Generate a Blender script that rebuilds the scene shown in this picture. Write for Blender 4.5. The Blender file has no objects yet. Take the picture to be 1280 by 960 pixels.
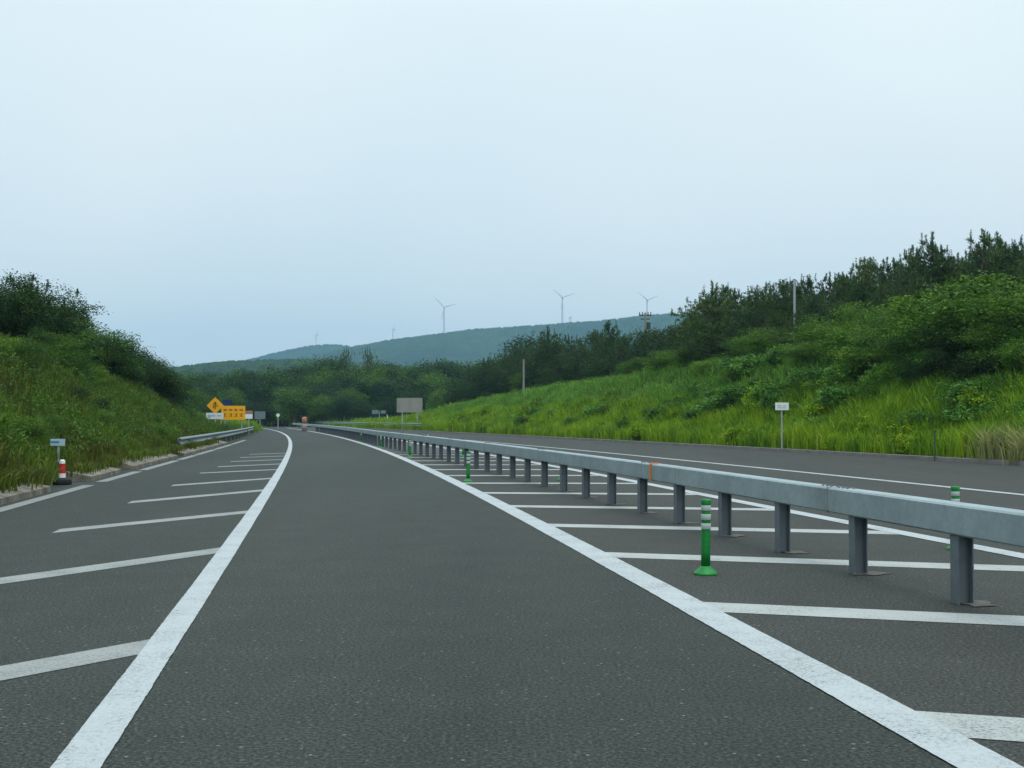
import bpy, bmesh, math, random
import numpy as np
from mathutils import Vector, Matrix

random.seed(7)
rng = np.random.default_rng(7)
S = bpy.context.scene
COL = S.collection
F, HOR, CAMH = 1500.0, 523.0, 1.357
PITCH = math.atan((HOR - 480) / F)
CP, SP = math.cos(PITCH), math.sin(PITCH)


def ray(px, py):
    cz = (480 - py) / F
    return np.array([(px - 640) / F, CP - cz * SP, SP + cz * CP])


def at(px, py, Y):
    """World point seen at a photo pixel, at the distance Y ahead."""
    D = ray(px, py)
    t = Y / D[1]
    return Vector((D[0] * t, Y, CAMH + D[2] * t))


def ground_at(px, py):
    D = ray(px, py)
    t = -CAMH / D[2]
    return Vector((D[0] * t, D[1] * t, 0))


# ------------------------------------------------------------------ curves of the road
POLY = {
    'left_line': (-7.865e-07, -0.00014047, -0.157425, -0.948376),
    'right_line': (7.51036e-07, -0.00054624, -0.1308248, 2.479294),
    'inner': (-1.81511722e-05, 0.00103602, -0.19006964, 7.16328861),
    'kerbR': (3.297833e-07, -0.000401280, -0.21756247, 22.5699565),
    'kerbL': (-1.32739e-06, 3.32877e-05, -0.15264184, -5.0930519),
    'rail': (4.855108e-06, -0.00102403, -0.14568950, 4.67180533),
}
g = np.array([ground_at(*q)[:2] for q in [(1280, 619), (1060, 595.5), (860, 577), (704, 561), (610, 552), (500, 544)]])
POLY['outer'] = tuple(np.polyfit(g[:, 1], g[:, 0], 2, w=1 / g[:, 1]))


def cx(name, d):
    if name == 'rail':
        return np.maximum(np.polyval(POLY['rail'], np.minimum(d, 118)) + np.maximum(0, d - 118) * -.28,
                          np.polyval(POLY['right_line'], d) + .45)
    if name == 'inner':
        return np.where(d < 50, np.polyval(POLY['inner'], np.minimum(d, 50)),
                        np.polyval(POLY['inner'], 50.) + (cx('rail', d) - cx('rail', 50.)))
    return np.polyval(POLY[name], d)


def tang(name, d):
    e = .05
    dx = (cx(name, d + e) - cx(name, d - e)) / (2 * e)
    n = np.sqrt(1 + dx * dx)
    return dx / n, 1 / n      # tangent; the normal to the right is (ty, -tx)


# ------------------------------------------------------------------ terrain heights
def sdist(name, x, y, sign):
    """Distance beyond a kerb (positive outside the carriageway) and the place along it."""
    ds = np.concatenate([np.arange(-80, 150, 1.5), np.arange(150, 275, 3.0)])
    cxs = cx(name, ds)
    best = np.full(x.shape, 1e9)
    par = np.zeros(x.shape)
    for i in range(len(ds)):
        q = (x - cxs[i]) ** 2 + (y - ds[i]) ** 2
        m = q < best
        best = np.where(m, q, best)
        par = np.where(m, ds[i], par)
    inside = sign * (x - cx(name, np.clip(y, -80, 272)))
    return np.where(inside > 0, 1, -1) * np.sqrt(best), par


def smooth(t):
    t = np.clip(t, 0, 1)
    return t * t * (3 - 2 * t)


def wob(x, y, s, ph=0):
    return (np.sin(x / s * 1.7 + ph) * np.cos(y / s * 1.3 + ph * 2) + np.sin(x / s * .7 + y / s * .9 + ph * 3)) * .5


CR_D = [-80, 20, 45, 63, 78, 103, 126, 140, 152, 168, 200, 280]
CR_H = [4.6, 4.6, 4.7, 4.8, 4.5, 3.9, 3.2, 2.5, 1.6, .8, .6, .6]
CL_D = [-80, 20, 45, 66, 76, 88, 100, 112, 130, 280]
CL_H = [4.0, 3.9, 3.5, 3.0, 2.0, 1.5, 1.2, .9, .7, .6]


def height(x, y, cut=0):
    x = np.asarray(x, float)
    y = np.asarray(y, float)
    near = (np.abs(x) < 140) & (y < 330) & (y > -120)
    z = np.full(x.shape, 1.0)
    if near.any():
        xx, yy = x[near], y[near]
        sr, pr = sdist('kerbR', xx, yy, 1)
        sl, pl = sdist('kerbL', xx, yy, -1)
        hr = np.interp(pr, CR_D, CR_H)
        hl = np.interp(pl, CL_D, CL_H)
        zr = hr * smooth((sr - .5) / 8.6) + np.clip(sr - 8, 0, 40) * .035 * np.clip(hr / 4, 0, 1)
        zr = zr + .22 * smooth(sr / 3) * wob(xx, yy, 3.1) * np.clip(hr / 3, .1, 1)
        zl = .16 + hl * smooth((sl - .2) / 6.0) + np.clip(sl - 6, 0, 30) * .05 * np.clip(hl / 3, 0, 1)
        zl = zl + .15 * smooth(sl / 3) * wob(xx, yy, 2.3, 1.)
        zz = np.where(sr > 0, zr + .02, np.where(sl > 0, zl + .02, -.12))
        zz = np.where((sr <= 0.15) & (sl <= 0.62), -.12, zz)
        if cut:
            zz = np.where((sl > -1) & (sl < 1.55), -.12, zz)
        # blend to the plain far away
        w = smooth((np.maximum(np.abs(xx) - 90, yy - 260)) / 50)
        z[near] = zz * (1 - w) + 1.0 * w
    return z


def hz(x, y):
    return float(height(np.array([x]), np.array([y]))[0])


# ------------------------------------------------------------------ material helpers
def mat(name, rough=.7, metal=0., spec=.3):
    m = bpy.data.materials.new(name)
    m.use_nodes = True
    nt = m.node_tree
    b = nt.nodes['Principled BSDF']
    b.inputs['Roughness'].default_value = rough
    b.inputs['Metallic'].default_value = metal
    b.inputs['Specular IOR Level'].default_value = spec
    return m, nt, b


def noise(nt, scale, detail=4, rough=.6, coord='Object', stretch=None):
    tc = nt.nodes.new('ShaderNodeTexCoord')
    n = nt.nodes.new('ShaderNodeTexNoise')
    n.inputs['Scale'].default_value = scale
    n.inputs['Detail'].default_value = detail
    n.inputs['Roughness'].default_value = rough
    src = tc.outputs[coord]
    if stretch:
        mp = nt.nodes.new('ShaderNodeMapping')
        mp.inputs['Scale'].default_value = stretch
        nt.links.new(src, mp.inputs['Vector'])
        src = mp.outputs['Vector']
    nt.links.new(src, n.inputs['Vector'])
    return n


def ramp(nt, src, stops):
    r = nt.nodes.new('ShaderNodeValToRGB')
    e = r.color_ramp.elements
    while len(e) < len(stops):
        e.new(.5)
    for i, (p, c) in enumerate(stops):
        e[i].position = p
        e[i].color = (c[0], c[1], c[2], 1)
    nt.links.new(src, r.inputs['Fac'])
    return r


def mixc(nt, fac, a, b, mode='MIX'):
    n = nt.nodes.new('ShaderNodeMix')
    n.data_type = 'RGBA'
    n.blend_type = mode
    for sock, v in ((n.inputs['Factor'], fac), (n.inputs['A'], a), (n.inputs['B'], b)):
        if hasattr(v, 'is_linked'):
            nt.links.new(v, sock)
        elif isinstance(v, (int, float)):
            sock.default_value = v
        else:
            sock.default_value = (v[0], v[1], v[2], 1)
    # colour sockets of the Mix node share names: take the RGBA ones
    return n


def mix_rgb(nt, fac, a, b, mode='MIX'):
    n = nt.nodes.new('ShaderNodeMixRGB')
    n.blend_type = mode
    for sock, v in ((n.inputs[0], fac), (n.inputs[1], a), (n.inputs[2], b)):
        if isinstance(v, bpy.types.NodeSocket):
            nt.links.new(v, sock)
        elif isinstance(v, (int, float)):
            sock.default_value = v
        else:
            sock.default_value = (v[0], v[1], v[2], 1)
    return n.outputs[0]


def bump(nt, b, src, strength, dist):
    n = nt.nodes.new('ShaderNodeBump')
    n.inputs['Strength'].default_value = strength
    n.inputs['Distance'].default_value = dist
    nt.links.new(src, n.inputs['Height'])
    nt.links.new(n.outputs['Normal'], b.inputs['Normal'])


def plain(name, c, rough=.6, metal=0., var=.18, scale=6., spec=.3):
    m, nt, b = mat(name, rough, metal, spec)
    n = noise(nt, scale, 5)
    r = ramp(nt, n.outputs['Fac'], [(.3, [k * (1 - var) for k in c]), (.7, [min(1, k * (1 + var)) for k in c])])
    nt.links.new(r.outputs['Color'], b.inputs['Base Color'])
    return m


def asphalt(name='asphalt', ca=(.0225, .0305, .0265), cb=(.033, .0415, .0365)):
    m, nt, b = mat(name, .82, 0, .25)
    big = noise(nt, .35, 4, .6, stretch=(1, .12, 1))
    c1 = ramp(nt, big.outputs['Fac'], [(.32, ca), (.68, cb)])
    mid = noise(nt, 1.6, 5, .7)
    c2 = ramp(nt, mid.outputs['Fac'], [(.3, (.84, .84, .84)), (.7, (1.12, 1.11, 1.08))])
    a = mix_rgb(nt, 1., c1.outputs['Color'], c2.outputs['Color'], 'MULTIPLY')
    fine = noise(nt, 50, 4, .8)
    c3 = ramp(nt, fine.outputs['Fac'], [(.38, (.22, .23, .23)), (.5, (.9, .9, .9)), (.62, (2.5, 2.45, 2.35))])
    a = mix_rgb(nt, .95, a, c3.outputs['Color'], 'MULTIPLY')
    v = nt.nodes.new('ShaderNodeTexVoronoi')
    v.inputs['Scale'].default_value = 42
    tc = nt.nodes.new('ShaderNodeTexCoord')
    nt.links.new(tc.outputs['Object'], v.inputs['Vector'])
    st = ramp(nt, v.outputs['Color'], [(.86, (0, 0, 0)), (.93, (1, 1, 1))])
    ds = ramp(nt, v.outputs['Distance'], [(.25, (1, 1, 1)), (.42, (0, 0, 0))])
    k = mix_rgb(nt, 1., st.outputs['Color'], ds.outputs['Color'], 'MULTIPLY')
    a = mix_rgb(nt, k, a, (.17, .175, .165))
    nt.links.new(a, b.inputs['Base Color'])
    bump(nt, b, fine.outputs['Fac'], .5, .006)
    return m


def paint(name, c, wear=.52):
    m, nt, b = mat(name, .6, 0, .3)
    n = noise(nt, 55, 6, .75)
    n2 = noise(nt, 2.2, 4, .6)
    md = nt.nodes.new('ShaderNodeMath')
    md.operation = 'MULTIPLY_ADD'
    nt.links.new(n2.outputs['Fac'], md.inputs[0])
    md.inputs[1].default_value = .35
    nt.links.new(n.outputs['Fac'], md.inputs[2])
    r = ramp(nt, md.outputs[0], [(wear - .09, (.16, .17, .165)), (wear, [k * .85 for k in c]), (wear + .16, c)])
    nt.links.new(r.outputs['Color'], b.inputs['Base Color'])
    bump(nt, b, n.outputs['Fac'], .3, .004)
    return m


def leafmat(name, stops, patch=None, trans=.28, pscale=.22):
    m = bpy.data.materials.new(name)
    m.use_nodes = True
    nt = m.node_tree
    b = nt.nodes['Principled BSDF']
    out = nt.nodes['Material Output']
    b.inputs['Roughness'].default_value = .62
    b.inputs['Specular IOR Level'].default_value = .2
    ge = nt.nodes.new('ShaderNodeNewGeometry')
    r = ramp(nt, ge.outputs['Random Per Island'], stops)
    oi = nt.nodes.new('ShaderNodeObjectInfo')
    ro = ramp(nt, oi.outputs['Random'], [(0, (.72, .78, .85)), (.5, (1, 1, 1)), (1, (1.45, 1.3, .95))])
    c = mix_rgb(nt, 1., r.outputs['Color'], ro.outputs['Color'], 'MULTIPLY')
    if patch:
        n = noise(nt, pscale, 3, .6)
        k = ramp(nt, n.outputs['Fac'], [(.42, (0, 0, 0)), (.6, (1, 1, 1))])
        c2 = mix_rgb(nt, 1., c, patch, 'MULTIPLY')
        c = mix_rgb(nt, k.outputs['Color'], c, c2)
    nt.links.new(c, b.inputs['Base Color'])
    tr = nt.nodes.new('ShaderNodeBsdfTranslucent')
    nt.links.new(c, tr.inputs['Color'])
    mx = nt.nodes.new('ShaderNodeMixShader')
    mx.inputs['Fac'].default_value = trans
    nt.links.new(b.outputs[0], mx.inputs[1])
    nt.links.new(tr.outputs[0], mx.inputs[2])
    nt.links.new(mx.outputs[0], out.inputs['Surface'])
    return m


M = {}
M['asphalt'] = asphalt()
M['asphalt2'] = asphalt('older asphalt', (.0315, .0365, .033), (.042, .0465, .042))
M['paint'] = paint('road paint', (.42, .465, .475), .615)
M['paint2'] = paint('hatch paint', (.40, .43, .415), .635)
M['paint3'] = paint('worn hatch paint', (.30, .325, .315), .685)
M['paint4'] = paint('faded edge paint', (.25, .255, .245), .70)
M['bark'] = plain('bark', (.075, .062, .05), .9, var=.4, scale=8)
M['soil'] = None


def soil():
    m, nt, b = mat('grassy ground', .95, 0, .1)
    n = noise(nt, .5, 6, .65)
    r = ramp(nt, n.outputs['Fac'], [(.3, (.022, .040, .010)), (.55, (.038, .068, .014)), (.75, (.075, .085, .03))])
    nt.links.new(r.outputs['Color'], b.inputs['Base Color'])
    n2 = noise(nt, 9, 4, .7)
    bump(nt, b, n2.outputs['Fac'], .8, .1)
    return m


M['soil'] = soil()
M['pine'] = leafmat('pine needles', [(0, (0.0272, 0.063, 0.0234)), (0.6, (0.0442, 0.098, 0.0286)), (1, (0.085, 0.1488, 0.0338))], trans=.15)
M['candle'] = leafmat('new pine shoots', [(0, (0.06, 0.0975, 0.035)), (1, (0.102, 0.143, 0.05))], trans=.15)
M['broad'] = leafmat('broadleaf foliage', [(0, (0.0397, 0.095, 0.0147)), (0.6, (0.0675, 0.1544, 0.0184)), (1, (0.123, 0.2336, 0.0245))])
M['dark'] = leafmat('dark foliage', [(0, (0.0166, 0.0432, 0.0134)), (0.6, (0.0262, 0.0661, 0.0164)), (1, (0.0452, 0.0991, 0.0205))])
M['light'] = leafmat('bright shrub foliage', [(0, (0.0581, 0.1332, 0.0129)), (0.6, (0.0959, 0.2104, 0.0173)), (1, (0.1671, 0.2875, 0.0239))])
M['weed'] = leafmat('tall weed leaves', [(0, (0.1332, 0.2477, 0.0092)), (0.55, (0.2193, 0.3762, 0.0107)), (0.93, (0.329, 0.4679, 0.0153)), (1, (0.4699, 0.477, 0.0842))], patch=(.52, .66, .8), pscale=.45)
M['grass'] = leafmat('bank grass blades', [(0, (0.066, 0.1824, 0.0231)), (0.6, (0.1136, 0.2792, 0.0334)), (0.96, (0.1741, 0.3536, 0.0463)), (1, (0.3298, 0.3164, 0.1027))], patch=(.50, .55, .72), pscale=.4)
M['dgrass'] = leafmat('olive bank grass blades', [(0, (0.0404, 0.0851, 0.0096)), (0.6, (0.0673, 0.1287, 0.0128)), (0.96, (0.1065, 0.1636, 0.0193)), (1, (0.1459, 0.1309, 0.0481))], patch=(.75, .50, .70), pscale=.38)  # darker olive blades with brown patches, for the left side
M['straw'] = leafmat('dry grass blades', [(0, (0.264, 0.288, 0.096)), (0.6, (0.432, 0.396, 0.168)), (1, (0.192, 0.264, 0.06))])
M['conc'] = plain('weathered concrete', (.155, .145, .115), .9, var=.55, scale=3.5)
M['kerbc'] = plain('kerb concrete', (.15, .14, .135), .9, var=.25, scale=2.)
M['foot'] = plain('mortar', (.10, .10, .088), .9, var=.3, scale=9)
M['signgrey'] = plain('grey sign back', (.25, .25, .215), .6, var=.06, scale=2)
M['polegrey'] = plain('galvanised pole', (.34, .36, .37), .5, .2, .12)
M['polec'] = plain('concrete pole', (.22, .225, .21), .8, 0, .12)
M['white'] = plain('white sign face', (.68, .72, .72), .5, 0, .06)
M['bluew'] = plain('blue white sign face', (.34, .50, .56), .5, 0, .1)
M['faint'] = plain('weathered grey board', (.13, .18, .185), .6, 0, .1)
M['conc2'] = plain('dirty white plastic', (.34, .32, .31), .6, 0, .2)
M['blue'] = plain('blue lettering', (.10, .22, .40), .5, 0, .1)
M['yellow'] = plain('yellow sign face', (.80, .40, .010), .5, 0, .06)
M['glyph'] = plain('dark lettering', (.16, .06, .008), .5, 0, .1)
M['navy'] = plain('navy sign face', (.01, .03, .10), .5, 0, .1)
M['green'] = plain('green plastic', (.004, .19, .03), .5, 0, .28, 11, .4)
M['band'] = plain('silver reflective sheet', (.40, .44, .43), .45, 0, .1, 20)
M['orange'] = plain('orange reflector', (.75, .22, .005), .4, 0, .1, 30)
M['red'] = plain('red plastic', (.42, .02, .02), .5, 0, .1)
M['salmon'] = plain('faded orange plastic', (.36, .17, .10), .6, 0, .1)
M['rubber'] = plain('black rubber', (.012, .012, .012), .8, 0, .2)
M['turb'] = plain('turbine coating', (.62, .66, .69), .6, 0, .03)
M['insul'] = plain('dark fittings', (.05, .055, .06), .6, 0, .1)


def galv(name, c, streak=True):
    m, nt, b = mat(name, .55, .25, .4)
    n = noise(nt, 2.2, 6, .7)
    v = nt.nodes.new('ShaderNodeTexVoronoi')
    v.inputs['Scale'].default_value = 26
    tc = nt.nodes.new('ShaderNodeTexCoord')
    nt.links.new(tc.outputs['Object'], v.inputs['Vector'])
    r = ramp(nt, n.outputs['Fac'], [(.3, [k * .8 for k in c]), (.7, [k * 1.15 for k in c])])
    rv = ramp(nt, v.outputs['Color'], [(0, (.93, .93, .93)), (1, (1.06, 1.06, 1.06))])
    k = mix_rgb(nt, 1., r.outputs['Color'], rv.outputs['Color'], 'MULTIPLY')
    s = noise(nt, 3., 4, .6, stretch=(1, 1, .15))
    rs = ramp(nt, s.outputs['Fac'], [(.58, (1, 1, 1)), (.75, (.78, .76, .72))])
    k = mix_rgb(nt, .8, k, rs.outputs['Color'], 'MULTIPLY')
    nt.links.new(k, b.inputs['Base Color'])
    return m


M['galv'] = galv('galvanised steel', (.29, .362, .375))
M['galv2'] = galv('dull galvanised steel', (.18, .235, .245))
M['galvp'] = galv('galvanised post steel', (.15, .18, .20))


# ------------------------------------------------------------------ object helpers
def link(name, mesh, parent=None, loc=(0, 0, 0), rz=0):
    o = bpy.data.objects.new(name, mesh)
    COL.objects.link(o)
    o.parent = parent
    o.location = loc
    o.rotation_euler = (0, 0, rz)
    return o


def empty(name, loc, label, cat, group=None, rz=0):
    o = link(name, None, None, loc, rz)
    return tag(o, label, cat, group)


def tag(o, label=None, cat=None, group=None, kind=None):
    if label:
        o['label'] = label
    if cat:
        o['category'] = cat
    if group:
        o['group'] = group
    if kind:
        o['kind'] = kind
    return o


def npmesh(name, verts, polys, m, smooth_=False):
    """verts (N,3); polys = list of (M,k) index arrays."""
    me = bpy.data.meshes.new(name)
    verts = np.asarray(verts, np.float32)
    me.vertices.add(len(verts))
    me.vertices.foreach_set('co', verts.ravel())
    loops = np.concatenate([p.ravel() for p in polys]).astype(np.int32)
    tot = np.concatenate([np.full(len(p), p.shape[1]) for p in polys]).astype(np.int32)
    st = np.concatenate([[0], np.cumsum(tot)[:-1]]).astype(np.int32)
    me.loops.add(len(loops))
    me.loops.foreach_set('vertex_index', loops)
    me.polygons.add(len(tot))
    me.polygons.foreach_set('loop_start', st)
    me.polygons.foreach_set('loop_total', tot)
    me.update(calc_edges=True)
    me.validate()
    me.polygons.foreach_set('use_smooth', np.full(len(me.polygons), smooth_))
    if m:
        me.materials.append(m)
    return me


class MB:
    def __init__(s):
        s.bm = bmesh.new()

    def box(s, c, d, rz=0, bev=0, rot=None):
        R = rot if rot is not None else Matrix.Rotation(rz, 4, 'Z')
        g = bmesh.ops.create_cube(s.bm, size=1, matrix=Matrix.Translation(c) @ R @ Matrix.Diagonal((d[0], d[1], d[2], 1)))
        if bev:
            es = list({e for v in g['verts'] for e in v.link_edges})
            bmesh.ops.bevel(s.bm, geom=es, offset=bev, segments=2, affect='EDGES', profile=.5)
        return s

    def tube(s, a, b, r1, r2=None, n=10):
        a, b = Vector(a), Vector(b)
        r2 = r1 if r2 is None else r2
        ax = b - a
        q = ax.to_track_quat('Z', 'Y').to_matrix().to_4x4()
        bmesh.ops.create_cone(s.bm, cap_ends=True, segments=n, radius1=r1, radius2=r2, depth=ax.length,
                              matrix=Matrix.Translation((a + b) / 2) @ q)
        return s

    def lathe(s, prof, n=20, c=(0, 0, 0)):
        rings = []
        for r, z in prof:
            rings.append([s.bm.verts.new((c[0] + r * math.cos(2 * math.pi * i / n), c[1] + r * math.sin(2 * math.pi * i / n), c[2] + z)) for i in range(n)])
        for a, b in zip(rings, rings[1:]):
            for i in range(n):
                s.bm.faces.new((a[i], a[(i + 1) % n], b[(i + 1) % n], b[i]))
        s.bm.faces.new(rings[-1])
        s.bm.faces.new(rings[0][::-1])
        return s

    def poly(s, pts):
        s.bm.faces.new([s.bm.verts.new(p) for p in pts])
        return s

    def prism(s, pts, n):
        """Outline pts extruded along the vector n."""
        a = [s.bm.verts.new(p) for p in pts]
        b = [s.bm.verts.new(Vector(p) + Vector(n)) for p in pts]
        s.bm.faces.new(a[::-1])
        s.bm.faces.new(b)
        for i in range(len(a)):
            j = (i + 1) % len(a)
            s.bm.faces.new((a[i], a[j], b[j], b[i]))
        return s

    def build(s, name, m, parent=None, loc=(0, 0, 0), rz=0, smooth_=False):
        bmesh.ops.recalc_face_normals(s.bm, faces=s.bm.faces)
        me = bpy.data.meshes.new(name)
        s.bm.to_mesh(me)
        s.bm.free()
        me.materials.append(m)
        if smooth_:
            for p in me.polygons:
                p.use_smooth = True
        return link(name, me, parent, loc, rz)


def ribbon(name, prof, ds, m, curve, parent=None, closed=False, smooth_=False, rough=0):
    """Sweep a profile of (offset to the right, z) along a road curve."""
    tx, ty = tang(curve, ds)
    X, Y = cx(curve, ds), ds
    k = len(prof)
    v = np.zeros((len(ds), k, 3))
    for j, (o, z) in enumerate(prof):
        v[:, j, 0] = X + ty * o
        v[:, j, 1] = Y - tx * o
        v[:, j, 2] = z
        if rough:
            v[:, j, 0] += np.clip(rng.normal(size=len(ds)), -2, 2) * rough + rough * 1.5 * np.sin(ds * 2.1 + j * 2)
    idx = np.arange(len(ds) * k).reshape(len(ds), k)
    kk = k if closed else k - 1
    q = []
    for j in range(kk):
        j2 = (j + 1) % k
        q.append(np.stack([idx[:-1, j], idx[1:, j], idx[1:, j2], idx[:-1, j2]], 1))
    polys = [np.concatenate(q)]
    if closed:
        polys.append(np.stack([idx[0], idx[-1][::-1]]))
    me = npmesh(name, v.reshape(-1, 3), polys, m, smooth_)
    bm = bmesh.new()
    bm.from_mesh(me)
    bmesh.ops.recalc_face_normals(bm, faces=bm.faces)
    if not closed:
        bm.faces.ensure_lookup_table()
        if sum(f.normal.z for f in bm.faces) < 0:
            bmesh.ops.reverse_faces(bm, faces=bm.faces)
    bm.to_mesh(me)
    bm.free()
    return link(name, me, parent)


# ------------------------------------------------------------------ ground and road
def axis(a, b, step, far, grow=1.16):
    v = list(np.arange(a, b + 1e-6, step))
    s = step
    lo, hi = [a], [b]
    while lo[-1] > far[0]:
        s *= grow
        lo.append(lo[-1] - s)
    s = step
    while hi[-1] < far[1]:
        s *= grow
        hi.append(hi[-1] + s)
    return np.array(lo[1:][::-1] + v + hi[1:])


xs = axis(-62, 48, .8, (-3600, 3600))
ys = axis(-24, 210, 1.1, (-500, 4300))
gx, gy = np.meshgrid(xs, ys)
gz = height(gx.ravel(), gy.ravel(), 1)
gi = np.arange(gx.size).reshape(gx.shape)
quads = np.stack([gi[:-1, :-1].ravel(), gi[:-1, 1:].ravel(), gi[1:, 1:].ravel(), gi[1:, :-1].ravel()], 1)
ground = link('ground', npmesh('ground', np.stack([gx.ravel(), gy.ravel(), gz], 1), [quads], M['soil'], True))
tag(ground, kind='structure')

ds = np.concatenate([np.arange(-60, 150, 1.5), np.arange(150, 262, 3.)])
vd = np.arange(-40, 150, 1.)
tx_, ty_ = tang('kerbL', vd)
offs = [.60, .66, 1., 1.4, 1.9, 2.5, 3.1]
V_ = np.zeros((len(vd), len(offs), 3))
for j_, o_ in enumerate(offs):
    V_[:, j_, 0] = cx('kerbL', vd) - ty_ * o_
    V_[:, j_, 1] = vd + tx_ * o_
    V_[:, j_, 2] = -.1 if j_ == 0 else height(V_[:, j_, 0], V_[:, j_, 1]) + (.05 if 1 < j_ < 6 else (-.12 if j_ == 6 else 0))
i_ = np.arange(V_.shape[0] * V_.shape[1]).reshape(V_.shape[:2])
vg = link('verge_ground', npmesh('verge_ground', V_.reshape(-1, 3), [np.stack([i_[:-1, 1:].ravel(), i_[:-1, :-1].ravel(), i_[1:, :-1].ravel(), i_[1:, 1:].ravel()], 1)], M['soil'], True))
tag(vg, kind='structure')

L, R = cx('kerbL', ds) - .64, cx('kerbR', ds) + .1
v = np.zeros((len(ds), 3, 3))
v[:, 0, 0], v[:, 1, 0], v[:, 2, 0] = L, np.clip(cx('right_line', ds), L + 2, R - 2), R
v[:, :, 1] = ds[:, None]
ii = np.arange(len(ds) * 3).reshape(-1, 3)
q0 = np.stack([ii[:-1, 0], ii[:-1, 1], ii[1:, 1], ii[1:, 0]], 1)
q1 = np.stack([ii[:-1, 1], ii[:-1, 2], ii[1:, 2], ii[1:, 1]], 1)
rm = npmesh('road', v.reshape(-1, 3), [q0, q1], M['asphalt'])
rm.materials.append(M['asphalt2'])
rm.polygons.foreach_set('material_index', np.concatenate([np.zeros(len(q0), np.int32), np.ones(len(q1), np.int32)]))
road = link('road', rm)
tag(road, kind='structure')

near = np.concatenate([np.arange(-14, 3, .5), np.arange(3, 25, .05), np.arange(25, 60, .5), np.arange(60, 200, 1.5)])
ribbon('edge_line', [(-.095, .0065), (.095, .0065)], near[near < 190], M['paint'], 'left_line', road, rough=.0012)
ribbon('edge_line', [(-.13, .0065), (.13, .0065)], near[near < 170], M['paint'], 'right_line', road, rough=.0012)
ribbon('edge_line', [(-.13, .0065), (.13, .0065)], near[(near < 95)], M['paint'], 'inner', road, rough=.0012)
ribbon('edge_line', [(-.11, .0065), (.11, .0065)], near[(near > 8) & (near < 120)], M['paint'], 'outer', road, rough=.0012)

# zebra stripes between the traffic lane and the rail
def stripe(p0, p1, w, m):
    """Painted bar from p0 to p1, ends cut along the road."""
    a, b = Vector(p0), Vector(p1)
    dirv = (b - a).normalized()
    n = Vector((-dirv.y, dirv.x, 0)) * w / 2
    sk = Vector((-.18, 1, 0))
    t = sk * ((w / 2) / abs(sk.x * n.normalized().x + sk.y * n.normalized().y))
    N = max(2, int((b - a).length / 1.))
    vs, q = [], []
    for i in range(N + 1):
        c = a.lerp(b, i / N)
        vs += [(c - t).to_tuple(), (c + t).to_tuple()]
    vs = np.array(vs)
    vs[:, 2] = .0035
    ix = np.arange(len(vs)).reshape(-1, 2)
    me = npmesh('hatch_stripe', vs, [np.stack([ix[:-1, 0], ix[1:, 0], ix[1:, 1], ix[:-1, 1]], 1)], m)
    o = link('hatch_stripe', me, road)
    if me.polygons[0].normal.z < 0:
        me.flip_normals()
    return o


d0 = 8.68 - 3.3 * 4
while d0 < 68:
    a = Vector((float(cx('right_line', d0)) + .09, d0, 0))
    slope = -.30 if d0 < 13 else -.30 + min(.32, (d0 - 13) * .022)
    # march to the inner line of the other carriageway
    x, y = a.x, a.y
    while x < float(cx('inner', y)) - .05 and x - a.x < 14:
        x += .02
        y += .02 * slope
    if x - a.x > .6:
        stripe(a, (x, y, 0), .43 if d0 < 40 else .36, M['paint2'])
    d0 += 3.3

for (x0, y0, x1, y1) in [(186, 808, -160, 872), (281, 688, -60, 735), (312, 640, 70, 664), (331, 613, 162, 628), (343, 598, 215, 607),
                         (350, 587, 250, 591.5), (355, 580, 272, 583.5), (358, 574.5, 288, 577), (360, 570, 300, 572), (361, 566.5, 312, 568)]:
    a, b = ground_at(x0, y0), ground_at(x1, y1)
    a.x = float(cx('left_line', a.y)) - .08
    stripe(b, a, .34, M['paint3'])

# pale broken edge line along the kerb of the left shoulder
for (a, b) in [(6, 14.5), (15, 24.3), (25.6, 30.6), (31.4, 38.5), (39.3, 44), (44.6, 52), (52.6, 62), (63, 75)]:
    ribbon('edge_line', [(.12, .0065), (.36, .0065)], np.linspace(a, b, 10), M['paint4'], 'kerbL', road)

# right kerb: one swept concrete kerb; left: sloped concrete edging in lengths
k = ribbon('kerb', [(0, .0), (.02, .115), (.32, .12), (.34, -.1)], np.arange(-14, 190, .75), M['kerbc'], 'kerbR')
tag(k, kind='structure')
lk = link('drain_edging', None)
tag(lk, 'pale weathered concrete edging in sloping lengths under the left bank', 'kerb')
y = 4.0
while y < 62:
    ln = random.uniform(1.75, 2.0)
    j = random.uniform(-.03, .03)
    hh = random.uniform(.17, .25)
    if not (20.9 < y < 24.4 or 29.0 < y < 30.6 or 41.0 < y < 42.5):
        ribbon('kerb_length', [(-.02 + j, -.05), (-.03 + j, .10), (-.16 + j, .13), (-.46 + j, hh), (-.62 + j, hh + .02), (-.66 + j, -.05)],
               np.linspace(y, y + ln - .035, 4), M['conc'], 'kerbL', lk, closed=True)
    y += ln


# ------------------------------------------------------------------ foliage builders
def rand_rot(n):
    q = rng.normal(size=(n, 4))
    q /= np.linalg.norm(q, axis=1)[:, None]
    w, x, y, z = q.T
    return np.stack([np.stack([1 - 2 * (y * y + z * z), 2 * (x * y - z * w), 2 * (x * z + y * w)], 1),
                     np.stack([2 * (x * y + z * w), 1 - 2 * (x * x + z * z), 2 * (y * z - x * w)], 1),
                     np.stack([2 * (x * z - y * w), 2 * (y * z + x * w), 1 - 2 * (x * x + y * y)], 1)], 1)


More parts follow.
